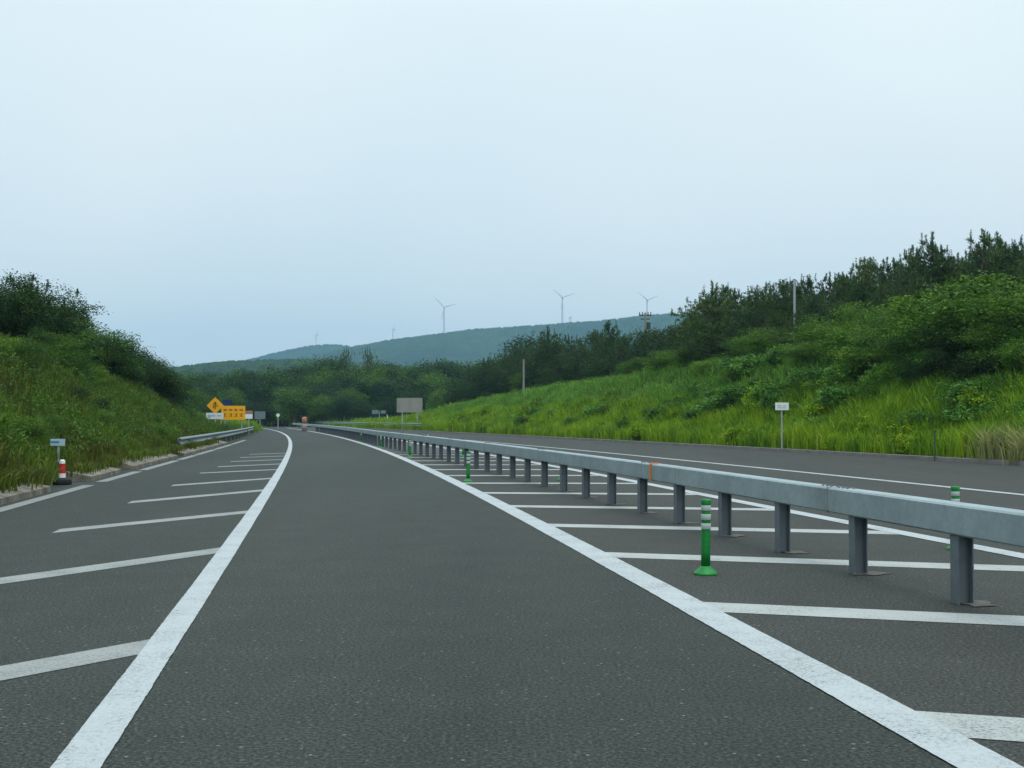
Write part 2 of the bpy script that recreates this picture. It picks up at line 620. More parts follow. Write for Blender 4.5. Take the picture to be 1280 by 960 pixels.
def leaves(centers, size, wid=.5, flat=.0):
    n = len(centers)
    Rm = rand_rot(n)
    if flat:
        Rm[:, 2, :2] *= (1 - flat)
    s = size * rng.uniform(.6, 1.3, n)
    loc = np.array([[-.5, 0, 0], [0, wid * .5, .06], [.5, 0, 0], [0, -wid * .5, .06]])
    v = np.einsum('nij,kj->nki', Rm, loc) * s[:, None, None] + centers[:, None, :]
    return v.reshape(-1, 3), np.arange(n * 4).reshape(n, 4)


def blades(base, h, w, lean, seg=True):
    """Curved grass blades: base (N,3), h, w arrays."""
    n = len(base)
    az = rng.uniform(0, 2 * np.pi, n)
    fa = rng.uniform(0, 2 * np.pi, n)
    ln = lean * h * rng.uniform(.2, 1.3, n)
    dx, dy = np.cos(az) * ln, np.sin(az) * ln
    ox, oy = np.cos(fa) * w * .5, np.sin(fa) * w * .5
    P = np.zeros((n, 5, 3))
    P[:, 0] = base + np.stack([-ox, -oy, np.full(n, -.05)], 1)
    P[:, 1] = base + np.stack([ox, oy, np.full(n, -.05)], 1)
    P[:, 2] = base + np.stack([ox * .8 + dx * .3, oy * .8 + dy * .3, h * .62], 1)
    P[:, 3] = base + np.stack([-ox * .8 + dx * .3, -oy * .8 + dy * .3, h * .62], 1)
    P[:, 4] = base + np.stack([dx, dy, h * (1 - .12 * lean)], 1)
    i = np.arange(n)[:, None] * 5
    return P.reshape(-1, 3), i + np.array([[0, 1, 2, 3]]), i + np.array([[3, 2, 4]])


def tubes_mesh(segs, n=6):
    """segs: (a, b, r1, r2) -> verts, quads"""
    V, Q = [], []
    off = 0
    for a, b, r1, r2 in segs:
        a, b = np.array(a, float), np.array(b, float)
        ax = b - a
        ax /= np.linalg.norm(ax) + 1e-9
        u = np.cross(ax, [0.31, .95, .1])
        u /= np.linalg.norm(u)
        w = np.cross(ax, u)
        an = np.arange(n) * 2 * np.pi / n
        c = np.cos(an)[:, None] * u + np.sin(an)[:, None] * w
        V += [a + c * r1, b + c * r2]
        i = np.arange(n)
        Q.append(np.stack([off + i, off + (i + 1) % n, off + n + (i + 1) % n, off + n + i], 1))
        off += 2 * n
    return np.concatenate(V), np.concatenate(Q)


def needles(c, ax, n, ln, w):
    """n needle triangles fanning round the axis ax from points c (K,3), ax (K,3)."""
    K = len(c)
    d = rng.normal(size=(K, n, 3)) * .62 + ax[:, None, :] * 1.0
    d /= np.linalg.norm(d, axis=2)[..., None]
    side = np.cross(d, rng.normal(size=(K, n, 3)))
    side /= np.linalg.norm(side, axis=2)[..., None] + 1e-9
    l = ln * rng.uniform(.65, 1.25, (K, n, 1))
    p = c[:, None, :] + rng.normal(size=(K, n, 3)) * ln * .15
    V = np.stack([p - side * w / 2, p + side * w / 2, p + d * l], 2)
    return V.reshape(-1, 3), np.arange(K * n * 3).reshape(-1, 3)


def make_pine(seed, H=6.0, spread=.36, bare=.12):
    global rng
    rng = np.random.default_rng(seed)
    rr = random.Random(seed)
    segs, tc, ta, cc, ca, lc, la = [], [], [], [], [], [], []
    lx, ly = rr.uniform(-.25, .25), rr.uniform(-.25, .25)

    def tp(z):
        t = z / H
        return np.array([lx * t * t + .06 * math.sin(t * 7 + seed), ly * t * t + .06 * math.cos(t * 6 + seed), z])
    zs = np.linspace(0, H, 8)
    for a, b in zip(zs, zs[1:]):
        segs.append((tp(a), tp(b), .018 * H * (1 - a / H) + .02, .018 * H * (1 - b / H) + .015))
    z = bare * H
    while z < H * .965:
        t = z / H
        reach = spread * H * (1 - t) ** .95 * (.55 + .9 * min(1, t * 3)) * 1.0 + .14
        for i in range(rr.randint(4, 6)):
            if rr.random() < .1:
                continue
            az = rr.uniform(0, 6.283)
            r = reach * rr.uniform(.55, 1.15)
            up = rr.uniform(.1, .55) + t * .8
            p0 = tp(z + rr.uniform(-.12, .12))
            d = np.array([math.cos(az), math.sin(az), up * .6])
            p1 = p0 + d * r * .6
            p2 = p1 + np.array([math.cos(az) * .8, math.sin(az) * .8, up * 1.1 + .3]) * r * .45
            segs += [(p0, p1, .02 + .006 * r, .014), (p1, p2, .014, .008)]
            m = max(3, int(r * 9))
            for j in range(m):
                q = (j + 1) / m
                base = p0 + (p1 - p0) * min(1, q / .6) if q < .6 else p1 + (p2 - p1) * (q - .6) / .4
                sd = np.array([rr.gauss(0, .16), rr.gauss(0, .16), rr.gauss(.05, .10)]) * (.5 + r * .6)
                if q < .25:
                    continue
                tc.append(base + sd)
                ta.append(np.array([math.cos(az) * .5 + rr.gauss(0, .4), math.sin(az) * .5 + rr.gauss(0, .4), .75]))
            if t > .3:
                cc.append(p2)
                ca.append(np.array([math.cos(az) * .15, math.sin(az) * .15, 1]))
                sh = rr.uniform(.2, .55)
                for e in (.25, .5, .75, 1):
                    lc.append(p2 + np.array([0, 0, e * sh]))
                    la.append(np.array([rr.gauss(0, .3), rr.gauss(0, .3), 1.3]))
        z += rr.uniform(.26, .42) * (H / 6)
    top = tp(H)
    # leader and candles
    for q in np.linspace(0, 1, 22):
        lc.append(top + np.array([rr.gauss(0, .01), rr.gauss(0, .01), -.7 + q * 1.15]))
        la.append(np.array([rr.gauss(0, .5), rr.gauss(0, .5), .9]))
    segs.append((tp(H), top + np.array([0, 0, .42]), .02, .01))
    cc.append(top + np.array([0, 0, .3]))
    ca.append(np.array([0, 0, 1.]))
    tc, ta = np.array(tc), np.array(ta)
    v, f = needles(tc, ta, 17, .21, .034)
    v3, f3 = needles(np.array(lc), np.array(la), 9, .12, .032)
    f = np.concatenate([f, f3 + len(v)])
    v = np.concatenate([v, v3])
    v2, f2 = needles(np.repeat(np.array(cc), 1, 0), np.repeat(np.array(ca), 1, 0) * 3, 5, .27, .038)
    crown = npmesh('crown', np.concatenate([v, v2]), [f, f2 + len(v)], M['pine'])
    crown.materials.append(M['candle'])
    mi = np.zeros(len(crown.polygons), np.int32)
    mi[len(f):] = 1
    crown.polygons.foreach_set('material_index', mi)
    tv, tq = tubes_mesh(segs)
    return npmesh('trunk', tv, [tq], M['bark']), crown, H + .45


def make_broad(seed, H=4., W=3.6, mname='broad', leaf=.15, nclump=150, per=46, low=.12, spiky=0.):
    global rng
    rng = np.random.default_rng(seed)
    rr = random.Random(seed)
    segs, cl = [], []
    # main limbs forking into sub-limbs; leaf clumps round the limb ends
    stems = rr.randint(2, 4)
    ends = []
    for i in range(stems):
        az = 6.283 * i / stems + rr.uniform(-.5, .5)
        b0 = np.array([math.cos(az) * .08, math.sin(az) * .08, 0])
        top = np.array([math.cos(az) * W * .18, math.sin(az) * W * .18, H * rr.uniform(.45, .7)])
        segs.append((b0, top, .02 * H, .010 * H))
        for j in range(7):
            a2 = rr.uniform(0, 6.283)
            t = rr.uniform(.3, 1)
            p = b0 + (top - b0) * t
            e = p + np.array([math.cos(a2) * W * rr.uniform(.15, .36), math.sin(a2) * W * rr.uniform(.15, .36), H * rr.uniform(.0, .28)])
            segs.append((p, e, .008 * H, .004 * H))
            ends.append(e)
    ends = np.array(ends)
    # lobes make an uneven outline
    nl = 9
    lob = []
    for i in range(nl):
        a = rr.uniform(0, 6.283)
        r = W * .5 * rr.uniform(.25, .72)
        zz = H * rr.uniform(.25, .80)
        lob.append((np.array([math.cos(a) * r, math.sin(a) * r, zz]), W * rr.uniform(.17, .30), H * rr.uniform(.12, .21)))
    for i in range(nclump):
        if rr.random() < .3:
            c = ends[rr.randrange(len(ends))] + rng.normal(size=3) * np.array([W, W, H]) * .045
        else:
            lc, lr, lh = lob[rr.randrange(nl)]
            d = rng.normal(size=3)
            d /= np.linalg.norm(d)
            c = lc + d * np.array([lr, lr, lh]) * rr.uniform(.72, 1.08)
        c[2] = max(c[2], H * low)
        cl.append(c)
    cl = np.array(cl)
    cl[:, 2] *= (H * .985) / cl[:, 2].max()
    rad = .085 * W
    pts = np.repeat(cl, per, 0) + np.clip(rng.normal(size=(len(cl) * per, 3)), -1.7, 1.7) * np.array([rad, rad, rad * .55])
    if spiky:
        k = rr.sample(range(len(cl)), 16)
        for q in k:
            n = 80
            st = cl[q]
            ln = rr.uniform(.5, 1.) * spiky
            t = rng.uniform(0, 1, n)
            pts = np.concatenate([pts, st + np.stack([rng.normal(size=n) * .07 * (1.1 - t), rng.normal(size=n) * .07 * (1.1 - t), t * ln], 1)])
    pts[:, 2] = np.maximum(pts[:, 2], .05)
    v, f = leaves(pts, leaf, .55, .25)
    crown = npmesh('crown', v, [f], M[mname])
    tv, tq = tubes_mesh(segs)
    return npmesh('trunk', tv, [tq], M['bark']), crown, float(pts[:, 2].max())


PINES = [make_pine(s, 6.0, sp) for s, sp in ((11, .34), (12, .42), (13, .30), (14, .38), (15, .46), (16, .40), (17, .33), (18, .50))]
BROAD = [make_broad(s, 4., 3.8) for s in (21, 22, 23)]
DARK = [make_broad(s, 4., 3.6, 'dark', .14) for s in (31, 32, 33)]
LIGHT = [make_broad(s, 3., 3.6, 'light', .15, 130, 44, .05, .5) for s in (41, 42, 43)]
FARB = [make_broad(s, 9., 7.5, 'dark', .30, 190, 40, .15) for s in (51, 52, 53)]
FARL = [make_broad(s, 8., 7., 'broad', .30, 170, 40, .12) for s in (55, 56)]
LEFTT = [make_broad(s, 4.5, 3.2, 'dark', .13, 210, 46, .10, .6) for s in (64, 67)]
rng = np.random.default_rng(99)


def plant(name, var, x, y, h, wf, label, cat, group, z=None, rz=None):
    """Place one tree: an Empty at its base with trunk and crown."""
    z = hz(x, y) if z is None else z
    s = h / var[2]
    o = empty(name, (x, y, z - .08), label, cat, group, random.uniform(0, 6.28) if rz is None else rz)
    o.scale = (s * wf, s * wf, s)
    link('trunk', var[0], o)
    link('crown', var[1], o)
    return o


def env(pts, x):
    return float(np.interp(x, [p[0] for p in pts], [p[1] for p in pts]))


def row(name, kinds, pts, drange, pxs, drop, label, cat, group, wf=(.9, 1.2), minh=1.2, jit=6):
    for px in pxs:
        p = px + random.uniform(-jit, jit)
        d = drange(p) if callable(drange) else random.uniform(*drange)
        top = env(pts, p) + random.uniform(*drop)
        t = at(p, top, d)
        zb = hz(t.x, t.y)
        h = t.z - zb
        if h < minh:
            continue
        plant(name, random.choice(kinds), t.x, t.y, h, random.uniform(*wf), label, cat, group, zb)


# right ridge of pines
EN_R = [(560, 452), (600, 446), (625, 440), (650, 424), (680, 409), (705, 414), (730, 411), (760, 403), (800, 414), (825, 404), (850, 396), (870, 372), (888, 356),
        (915, 362), (940, 356), (990, 340), (1030, 333), (1060, 325), (1090, 318), (1120, 310), (1150, 302), (1170, 293), (1195, 312), (1225, 291), (1260, 291), (1330, 288)]


def dR(p):
    return float(np.interp(p, [560, 680, 760, 850, 900, 1000, 1150, 1300], [150, 132, 122, 100, 86, 76, 68, 64])) + random.uniform(-2, 5)


PG = 'pines along the crest of the right bank'
row('pine_tree', PINES, EN_R, dR, np.arange(846, 1340, 19), (-5, 17), 'dark pine with upright shoots in the dense row on the right bank crest', 'pine tree', PG, (.95, 1.3), jit=7)
row('pine_tree', PINES, EN_R, lambda p: dR(p) - 5, np.arange(860, 1340, 27), (26, 50), 'dark pine with upright shoots in the dense row on the right bank crest', 'pine tree', PG, (1.0, 1.4))
row('pine_tree', PINES, EN_R, lambda p: dR(p) + 8, np.arange(850, 1340, 19), (10, 32), 'dark pine with upright shoots in the dense row on the right bank crest', 'pine tree', PG, (1.0, 1.4))
PG2 = 'mixed wood where the right bank runs down'
row('pine_tree', PINES, EN_R, dR, np.arange(615, 850, 13), (-2, 18), 'dark pine in the lower wood beyond the far end of the right bank', 'pine tree', PG2, (1.0, 1.35))
row('pine_tree', PINES, EN_R, lambda p: dR(p) + 7, np.arange(610, 900, 14), (12, 30), 'dark pine in the lower wood beyond the far end of the right bank', 'pine tree', PG2, (1.1, 1.5))
row('broadleaf_tree', FARB + FARB + FARL, EN_R, lambda p: dR(p) - 5, np.arange(590, 890, 19), (28, 52), 'round broadleaf tree in the lower wood beyond the far end of the right bank', 'tree', 'broadleaf trees where the right bank runs down', (.8, 1.1))
row('broadleaf_tree', FARB, EN_R, lambda p: dR(p) + 9, np.arange(570, 860, 20), (2, 22), 'round broadleaf tree in the lower wood beyond the far end of the right bank', 'tree', 'broadleaf trees where the right bank runs down', (.8, 1.1))
# singled-out ridge trees
for px, top, d, lab in [(888, 350, 79, 'pointed pine standing at the low end of the right ridge row'),
                        (1168, 289, 66, 'tallest full pine on the right ridge, its rounded top above its neighbours'),
                        (1226, 286, 64, 'spiky pine with bare-looking leader shoots behind the bright shrubs'),
                        (685, 407, 130, 'bushy pine under the middle wind turbine'),
                        (762, 400, 120, 'thin pointed pine between the two right wind turbines')]:
    t = at(px, top, d)
    plant('pine_tree', PINES[2 if 'thin' in lab or 'spiky' in lab else 0], t.x, t.y, t.z - hz(t.x, t.y), 1.6 if px == 888 else 1.2, lab, 'pine tree', None)

# wood across the far end of the road
EN_B = [(195, 478), (215, 464), (245, 458), (280, 456), (310, 457), (335, 453), (365, 447), (400, 444), (430, 441), (450, 452), (462, 446), (480, 450), (520, 446), (560, 448), (600, 446), (640, 436), (680, 430)]
BG = 'trees of the dark wood across the end of the road'
BL = 'rounded tree in the dark wood closing the end of the road'
row('broadleaf_tree', FARB + FARB + FARL, EN_B, (225, 250), np.arange(200, 680, 13), (0, 8), BL, 'tree', BG, (.85, 1.2))
row('broadleaf_tree', FARB + FARL, EN_B, (205, 225), np.arange(196, 660, 15), (12, 30), BL, 'tree', BG, (.9, 1.25))
row('broadleaf_tree', FARB + FARL, EN_B, (192, 204), np.arange(200, 610, 17), (32, 52), BL, 'tree', BG, (1.0, 1.4))
row('broadleaf_tree', FARB, EN_B, (255, 285), np.arange(190, 660, 14), (6, 16), BL, 'tree', BG, (1.1, 1.4))
for px, top, d, wf, lab in [(432, 434, 236, .55, 'slender tree with a flat tuft rising above the dark wood'), (460, 433, 238, .5, 'narrow dark tree rising above the wood against the hill')]:
    t = at(px, top, d)
    plant('pine_tree', PINES[1], t.x, t.y, t.z - hz(t.x, t.y), wf, lab, 'pine tree', None)

# trees on the left bank
EN_L = [(-60, 345), (0, 352), (22, 342), (50, 347), (80, 366), (92, 395), (112, 410), (140, 417), (165, 427), (188, 444), (203, 460), (212, 478), (230, 492)]


def dL(p):
    return float(np.interp(p, [-60, 0, 90, 150, 225], [38, 44, 54, 68, 92])) + random.uniform(-1.5, 3)


LG = 'dense trees along the top of the left bank'
LL = 'dense dark broadleaf tree in the row along the top of the left bank'
row('broadleaf_tree', DARK + BROAD, EN_L, dL, np.arange(70, 222, 9), (0, 9), LL, 'tree', LG, (.95, 1.3), jit=3)
row('broadleaf_tree', DARK + BROAD, EN_L, lambda p: dL(p) - 3, np.arange(60, 200, 22), (18, 28), LL, 'tree', LG, (1.1, 1.4), jit=3, minh=.9)
row('broadleaf_tree', DARK, EN_L, lambda p: dL(p) + 5, np.arange(-60, 215, 15), (8, 24), LL, 'tree', LG, (1.1, 1.4), jit=3)
for px, top, d, w, lab in [(28, 333, 46, 1.0, 'tallest tree of the left bank with a spiky leader at its top'), (58, 345, 46, 1.05, 'full dark tree with a leafy shoulder facing the road on the left bank'),
                           (-12, 350, 45, 1.1, 'dark tree cut by the frame at the near end of the left bank row'), (82, 372, 49, .8, 'smaller dark tree leaning out from the tall pair on the left bank')]:
    t = at(px, top, d)
    plant('broadleaf_tree', LEFTT[0 if px < 40 else 1], t.x, t.y, t.z - hz(t.x, t.y), w, lab, 'tree', None)
for px in np.arange(48, 222, 9):
    p_ = px + random.uniform(-3, 3)
    bot = env([(40, 446), (100, 458), (140, 472), (190, 494), (222, 514)], p_) + random.uniform(-8, 4)
    dv = np.arange(26, 112, .5)
    yp = 523 - F * (height((p_ - 640) / F * dv, dv) - CAMH) / dv
    ok = np.nonzero(yp <= bot)[0]
    d = float(dv[ok[0]] if len(ok) else dv[np.argmin(yp)])
    t = at(p_, bot - random.uniform(34, 58), d)
    h = t.z - hz(t.x, t.y)
    if h > .8:
        plant('broadleaf_tree', random.choice(DARK + DARK + BROAD), t.x, t.y, h, random.uniform(1.1, 1.5),
              'low dark bushy tree below the row on the upper left slope', 'tree', 'bushy trees skirting the left row')
# light shrubs on the left slope and at its far end
for px, py, d, h, var, lab in [(8, 418, 36, 0, LIGHT[0], 'bright green shrub high on the near left slope'), (-28, 412, 34, 0, LIGHT[1], 'bright shrub cut by the frame on the near left slope'),
                               (40, 480, 36, 1.4, BROAD[1], 'mid green shrub below the tallest left tree'), (100, 488, 43, 1.4, BROAD[2], 'low mid green shrub halfway down the left row'),
                               (75, 470, 43, 1.5, BROAD[0], 'rounded shrub at the foot of the full dark tree'), (205, 508, 82, 2.0, DARK[1], 'dark bush at the far low end of the left bank'),
                               (222, 512, 92, 2.2, DARK[2], 'last dark bush of the left bank before the yellow signs'), (240, 508, 150, 4.5, FARL[0], 'yellow green tree behind the diamond sign'),
                               (215, 500, 140, 5.0, FARL[1], 'yellow green tree standing in the gap beyond the left bank')]:
    t = at(px, py, d)
    if h == 0:
        h = max(.8, t.z - hz(t.x, t.y))
    plant('shrub' if h < 3 else 'broadleaf_tree', var, t.x, t.y, h, 1.1, lab, 'shrub' if h < 3 else 'tree', None)

# bright shrubs on the right bank
def slope_at(px, py):
    """Distance at which the right bank shows at a photo pixel."""
    dv = np.arange(30, 116, .5)
    X = (px - 640) / F * dv
    yp = 523 - F * (height(X, dv) - CAMH) / dv
    ok = np.nonzero(yp <= py)[0]
    return float(dv[ok[0]] if len(ok) else dv[np.argmin(yp)])


SG = [(1215, 344, 446, 1.5, 'LIGHT', 'large bright arching shrub overhanging the right bank'), (1284, 340, 440, 1.4, 'LIGHT', 'tallest bright shrub, cut by the frame on the right bank'),
      (1165, 364, 450, 1.3, 'LIGHT', 'bright shrub at the front shoulder of the large arching one'), (1245, 398, 476, 1.3, 'BROAD', 'shaded green shrub filling the hollow under the arching one'),
      (1186, 402, 480, 1.2, 'DARK', 'dark hollow shrub in the middle of the thicket'), (1292, 412, 482, 1.1, 'LIGHT', 'bright shrub low at the frame edge of the right bank'),
      (1135, 410, 473, 1.2, 'BROAD', 'spreading mid green shrub with layered branches below the thicket'), (1060, 396, 456, 1.2, 'LIGHT', 'bright shrub on the crest above the white plate'),
      (1100, 402, 466, 1.2, 'BROAD', 'mid green shrub between the crest shrubs and the thicket'), (1088, 424, 464, 1.3, 'LIGHT', 'low bright shrub lit at the top before the thicket'),
      (1030, 390, 442, 1.2, 'LIGHT', 'bright shrub at the foot of the steel pole'), (1072, 372, 432, 1.1, 'LIGHT', 'tall bright shrub behind the crest shrubs'),
      (1108, 380, 434, 1.2, 'BROAD', 'tall mid green shrub under the ridge pines'), (952, 406, 455, 1.5, 'BROAD', 'round mid green shrub left of the steel pole'),
      (922, 418, 455, 1.2, 'BROAD', 'smaller mid green shrub beside the round one'), (1015, 424, 456, 1.6, 'BROAD', 'low spreading shrub under the steel pole'),
      (1225, 440, 488, 1.2, 'DARK', 'low dark shrub at the foot of the thicket'), (1155, 440, 490, 1.2, 'DARK', 'dark shrub at the near foot of the thicket'),
      (882, 446, 472, .9, 'LIGHT', 'small bright sapling on the crest left of the round shrub'), (862, 430, 462, 1.2, 'BROAD', 'green bush under the pointed ridge pine'),
      (825, 436, 468, 1.2, 'BROAD', 'green bush in the gap below the low ridge pines'), (795, 444, 472, 1.2, 'BROAD', 'green bush beside the far pole on the crest')]
for px, top, bot, wf, kd, lab in SG:
    d = slope_at(px, bot)
    t = at(px, top, d)
    h = max(.8, t.z - hz(t.x, t.y))
    var = random.choice({'LIGHT': LIGHT, 'BROAD': BROAD, 'DARK': DARK}[kd])
    plant('shrub', var, t.x, t.y, h, wf * min(1.6, max(1, 2.2 / h)), lab, 'shrub', None)
MOUND = [make_broad(s_, 1.2, 2.4, 'grass', .16, 80, 36, .05, .25) for s_ in (71, 72, 73)]
for i in range(95):
    px, py = random.uniform(640, 1290), 0
    d = np.interp(px, [640, 850, 1280], [96, 64, 40]) + random.uniform(-6, 8)
    X = (px - 640) / F * d
    sr, _ = sdist('kerbR', np.array([X]), np.array([d]), 1)
    if not 2.5 < sr[0] < 16:
        continue
    plant('herb_clump', random.choice(MOUND * 4 + BROAD + LIGHT), X, d, random.uniform(.7, 1.3), random.uniform(.9, 1.4),
          'low leafy clump among the grass of the right slope', 'shrub', 'leafy clumps scattered over the right slope')
WEEDP = [make_broad(s_, 1.2, 1.3, 'weed', .13, 70, 34, .05, .45) for s_ in (81, 82, 83)]
for i in range(80):
    d = 24 + 95 * random.random() ** 1.5
    X = float(cx('kerbR', d)) + random.uniform(.7, 5)
    plant('weed_clump', random.choice(WEEDP * 4 + BROAD + DARK), X, d, random.uniform(.75, 1.45), random.uniform(.8, 1.2),
          'leafy weed clump standing in the tall growth by the right kerb', 'weed', 'leafy weed clumps along the right kerb')
for i in range(46):
    d = random.uniform(20, 88)
    X = float(cx('kerbL', d)) - random.uniform(1.0, 5.5)
    plant('herb_clump', random.choice(BROAD + BROAD + DARK + LIGHT), X, d, random.uniform(.4, .9), random.uniform(1.1, 1.6),
          'low leafy clump among the weeds of the left slope', 'shrub', 'leafy clumps scattered over the left slope')


# ------------------------------------------------------------------ grass
def scatter(curve, sgn, n, drange, srange, pw=1.0, dens=None):
    d = drange[0] + (drange[1] - drange[0]) * rng.uniform(0, 1, n) ** pw
    s = rng.uniform(*srange, n)
    tx, ty = tang(curve, d)
    x = cx(curve, d) + sgn * ty * s
    y = d - sgn * tx * s
    if dens is not None:
        k = dens(x, y, s, d)
        x, y = x[k], y[k]
    return np.stack([x, y, height(x, y)], 1)


def tufted(p, k, r):
    q = np.repeat(p, k, 0)
    q[:, :2] += rng.normal(size=(len(q), 2)) * r
    return q


def grass(name, base, h, w, lean, m):
    hh = h * rng.uniform(.55, 1.25, len(base)) * (1 + .32 * wob(base[:, 0], base[:, 1], 1.6, 2.) + .25 * wob(base[:, 0] + base[:, 1] * .37, base[:, 1], .53, 4.))
    ww = w * rng.uniform(.7, 1.4, len(base))
    v, q, t = blades(base, hh, ww, lean)
    return tag(link(name, npmesh(name, v, [q, t], m)), kind='stuff')


b = tufted(scatter('kerbR', 1, 9500, (20, 160), (.55, 4.6), 1.5), 14, .12)
o = grass('tall_weeds', b, .82, .032, .45, M['weed'])
tag(o, 'yellow green tall weeds standing along the right kerb', 'weeds')
b = tufted(scatter('kerbR', 1, 17000, (20, 165), (3.0, 24), 1.5), 14, .2)
o = grass('bank_grass', b, .6, .032, .75, M['grass'])
tag(o, 'soft green long grass covering the right bank', 'grass')
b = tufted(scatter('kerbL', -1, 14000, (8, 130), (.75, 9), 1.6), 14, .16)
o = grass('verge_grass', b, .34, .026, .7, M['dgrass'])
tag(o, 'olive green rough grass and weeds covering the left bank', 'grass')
b = tufted(scatter('kerbR', 1, 5200, (140, 262), (.4, 40), 1.0), 8, .3)
b = np.concatenate([b, tufted(scatter('kerbL', -1, 1800, (110, 200), (.4, 14), 1.0), 8, .3)])
o = grass('far_grass', b, .75, .10, .6, M['weed'])
tag(o, 'pale green grass strip in front of the far wood', 'grass')


def weedleaves(name, curve, sgn, n, dr, sr, hmax, size, m, label):
    p = scatter(curve, sgn, n, dr, sr, 1.5)
    hgt = hmax * (.55 + .6 * wob(p[:, 0], p[:, 1], 1.1, .5)) + .12
    k = hgt > .15
    p, hgt = p[k], hgt[k]
    q = np.repeat(p, 12, 0)
    q[:, :2] += np.clip(rng.normal(size=(len(q), 2)), -2, 2) * .14
    q[:, 2] += np.repeat(hgt, 12) * rng.uniform(.1, 1, len(q)) ** .7
    v_, f_ = leaves(q, size, .45, .3)
    tag(link(name, npmesh(name, v_, [f_], m)), label, 'weeds', None, 'stuff')


weedleaves('leafy_weeds', 'kerbL', -1, 9000, (9, 120), (.9, 7.5), .55, .10, M['broad'], 'leafy green weeds mixed into the grass of the left bank')
weedleaves('leafy_weeds', 'kerbR', 1, 9000, (22, 150), (.6, 16), .75, .12, M['light'], 'leafy bright weeds mixed into the grass of the right bank')
c = at(1243, 566, 34.5)
n = 420
pp = np.stack([c.x + rng.normal(size=n) * .9 + .3, c.y + rng.normal(size=n) * .9 + 1.2, np.zeros(n)], 1)
sr, _ = sdist('kerbR', pp[:, 0], pp[:, 1], 1)
pp = pp[sr > .5]
pp[:, 2] = height(pp[:, 0], pp[:, 1])
o = grass('dry_grass', tufted(pp, 9, .1), .85, .035, .6, M['straw'])
tag(o, 'straw coloured dry grass patch at the right kerb', 'grass')


# ------------------------------------------------------------------ median guard rail
def beam_profile(w, z0, z1, r=.02):
    return [(-w / 2, z0 + r), (-w / 2, z1 - r), (-w / 2 + r, z1), (w / 2 - r, z1), (w / 2, z1 - r), (w / 2, z0 + r), (w / 2 - r, z0), (-w / 2 + r, z0)]


rail = link('guard_rail', None, None, (float(cx('rail', 9.)), 9., 0))
tag(rail, 'long grey galvanised box beam rail on steel posts dividing the two carriageways', 'guard rail')
inv = Matrix.Translation(-Vector(rail.location))


def under(o, root):
    o.parent = root
    o.matrix_parent_inverse = Matrix.Translation(-Vector(root.location))
    return o


dd = np.concatenate([np.arange(1.0, 70, .5), np.arange(70, 165, 1.)])
under(ribbon('beam', beam_profile(.19, .505, .73, .014), dd, M['galv'], 'rail', closed=True), rail)


def hpost_mesh(top):
    m = MB()
    m.box((-.056, 0, top / 2), (.010, .115, top))
    m.box((.056, 0, top / 2), (.010, .115, top))
    m.box((0, 0, top / 2), (.1015, .009, top))
    o = m.build('post', M['galvp'])
    me = o.data
    bpy.data.objects.remove(o)
    return me


HP = hpost_mesh(.504)
fm = MB()
ring = []
for i in range(14):
    a = i / 14 * 6.283
    r = .145 * (1 + .25 * math.sin(i * 2.3))
    ring.append((r * math.cos(a) * 1.15, r * math.sin(a) * .8, .004))
fm.prism(ring, (0, 0, .005))
fo = fm.build('footing', M['foot'])
FT = fo.data
bpy.data.objects.remove(fo)
d = 8.95 - 1.71 * 4
i = 0
while d < 124:
    tx, ty = tang('rail', np.array(d))
    a = math.atan2(-float(tx), float(ty))
    p = (float(cx('rail', d)), d, 0)
    under(link('post', HP, None, p, a), rail)
    if d < 40:
        under(link('footing', FT, None, (p[0] + .09, p[1] - .02, 0), a + i * 1.9), rail)
    d += 1.685
    i += 1
# beam splices with bolt heads
for d in (4.2, 10.95, 13.1 + 3.9, 24.3, 30.6, 37., 43.4, 50.):
    tx, ty = tang('rail', np.array(d))
    a = math.atan2(-float(tx), float(ty))
    X = float(cx('rail', d))
    m = MB()
    m.box((0, 0, .6175), (.193, .006, .229), 0)
    sp = m.build('splice', M['galvp'], None, (X, d, 0), a)
    under(sp, rail)
    m = MB()
    for k in range(-3, 4):
        if k:
            m.tube((-.02, k * .085, .729), (-.02, k * .085, .742), .013, .011, 8)
            m.tube((.04, k * .085, .729), (.04, k * .085, .742), .013, .011, 8)
    under(m.build('splice_bolts', M['galvp'], None, (X, d, 0), a), rail)
# orange reflector clipped over the beam
d = 16.55
tx, ty = tang('rail', np.array(d))
a = math.atan2(-float(tx), float(ty))
m = MB()
m.box((-.102, 0, .62), (.012, .06, .235), 0, .003)
m.box((-.04, 0, .7365), (.10, .06, .011), 0, .003)
under(m.build('reflector', M['orange'], None, (float(cx('rail', d)), d, 0), a), rail)


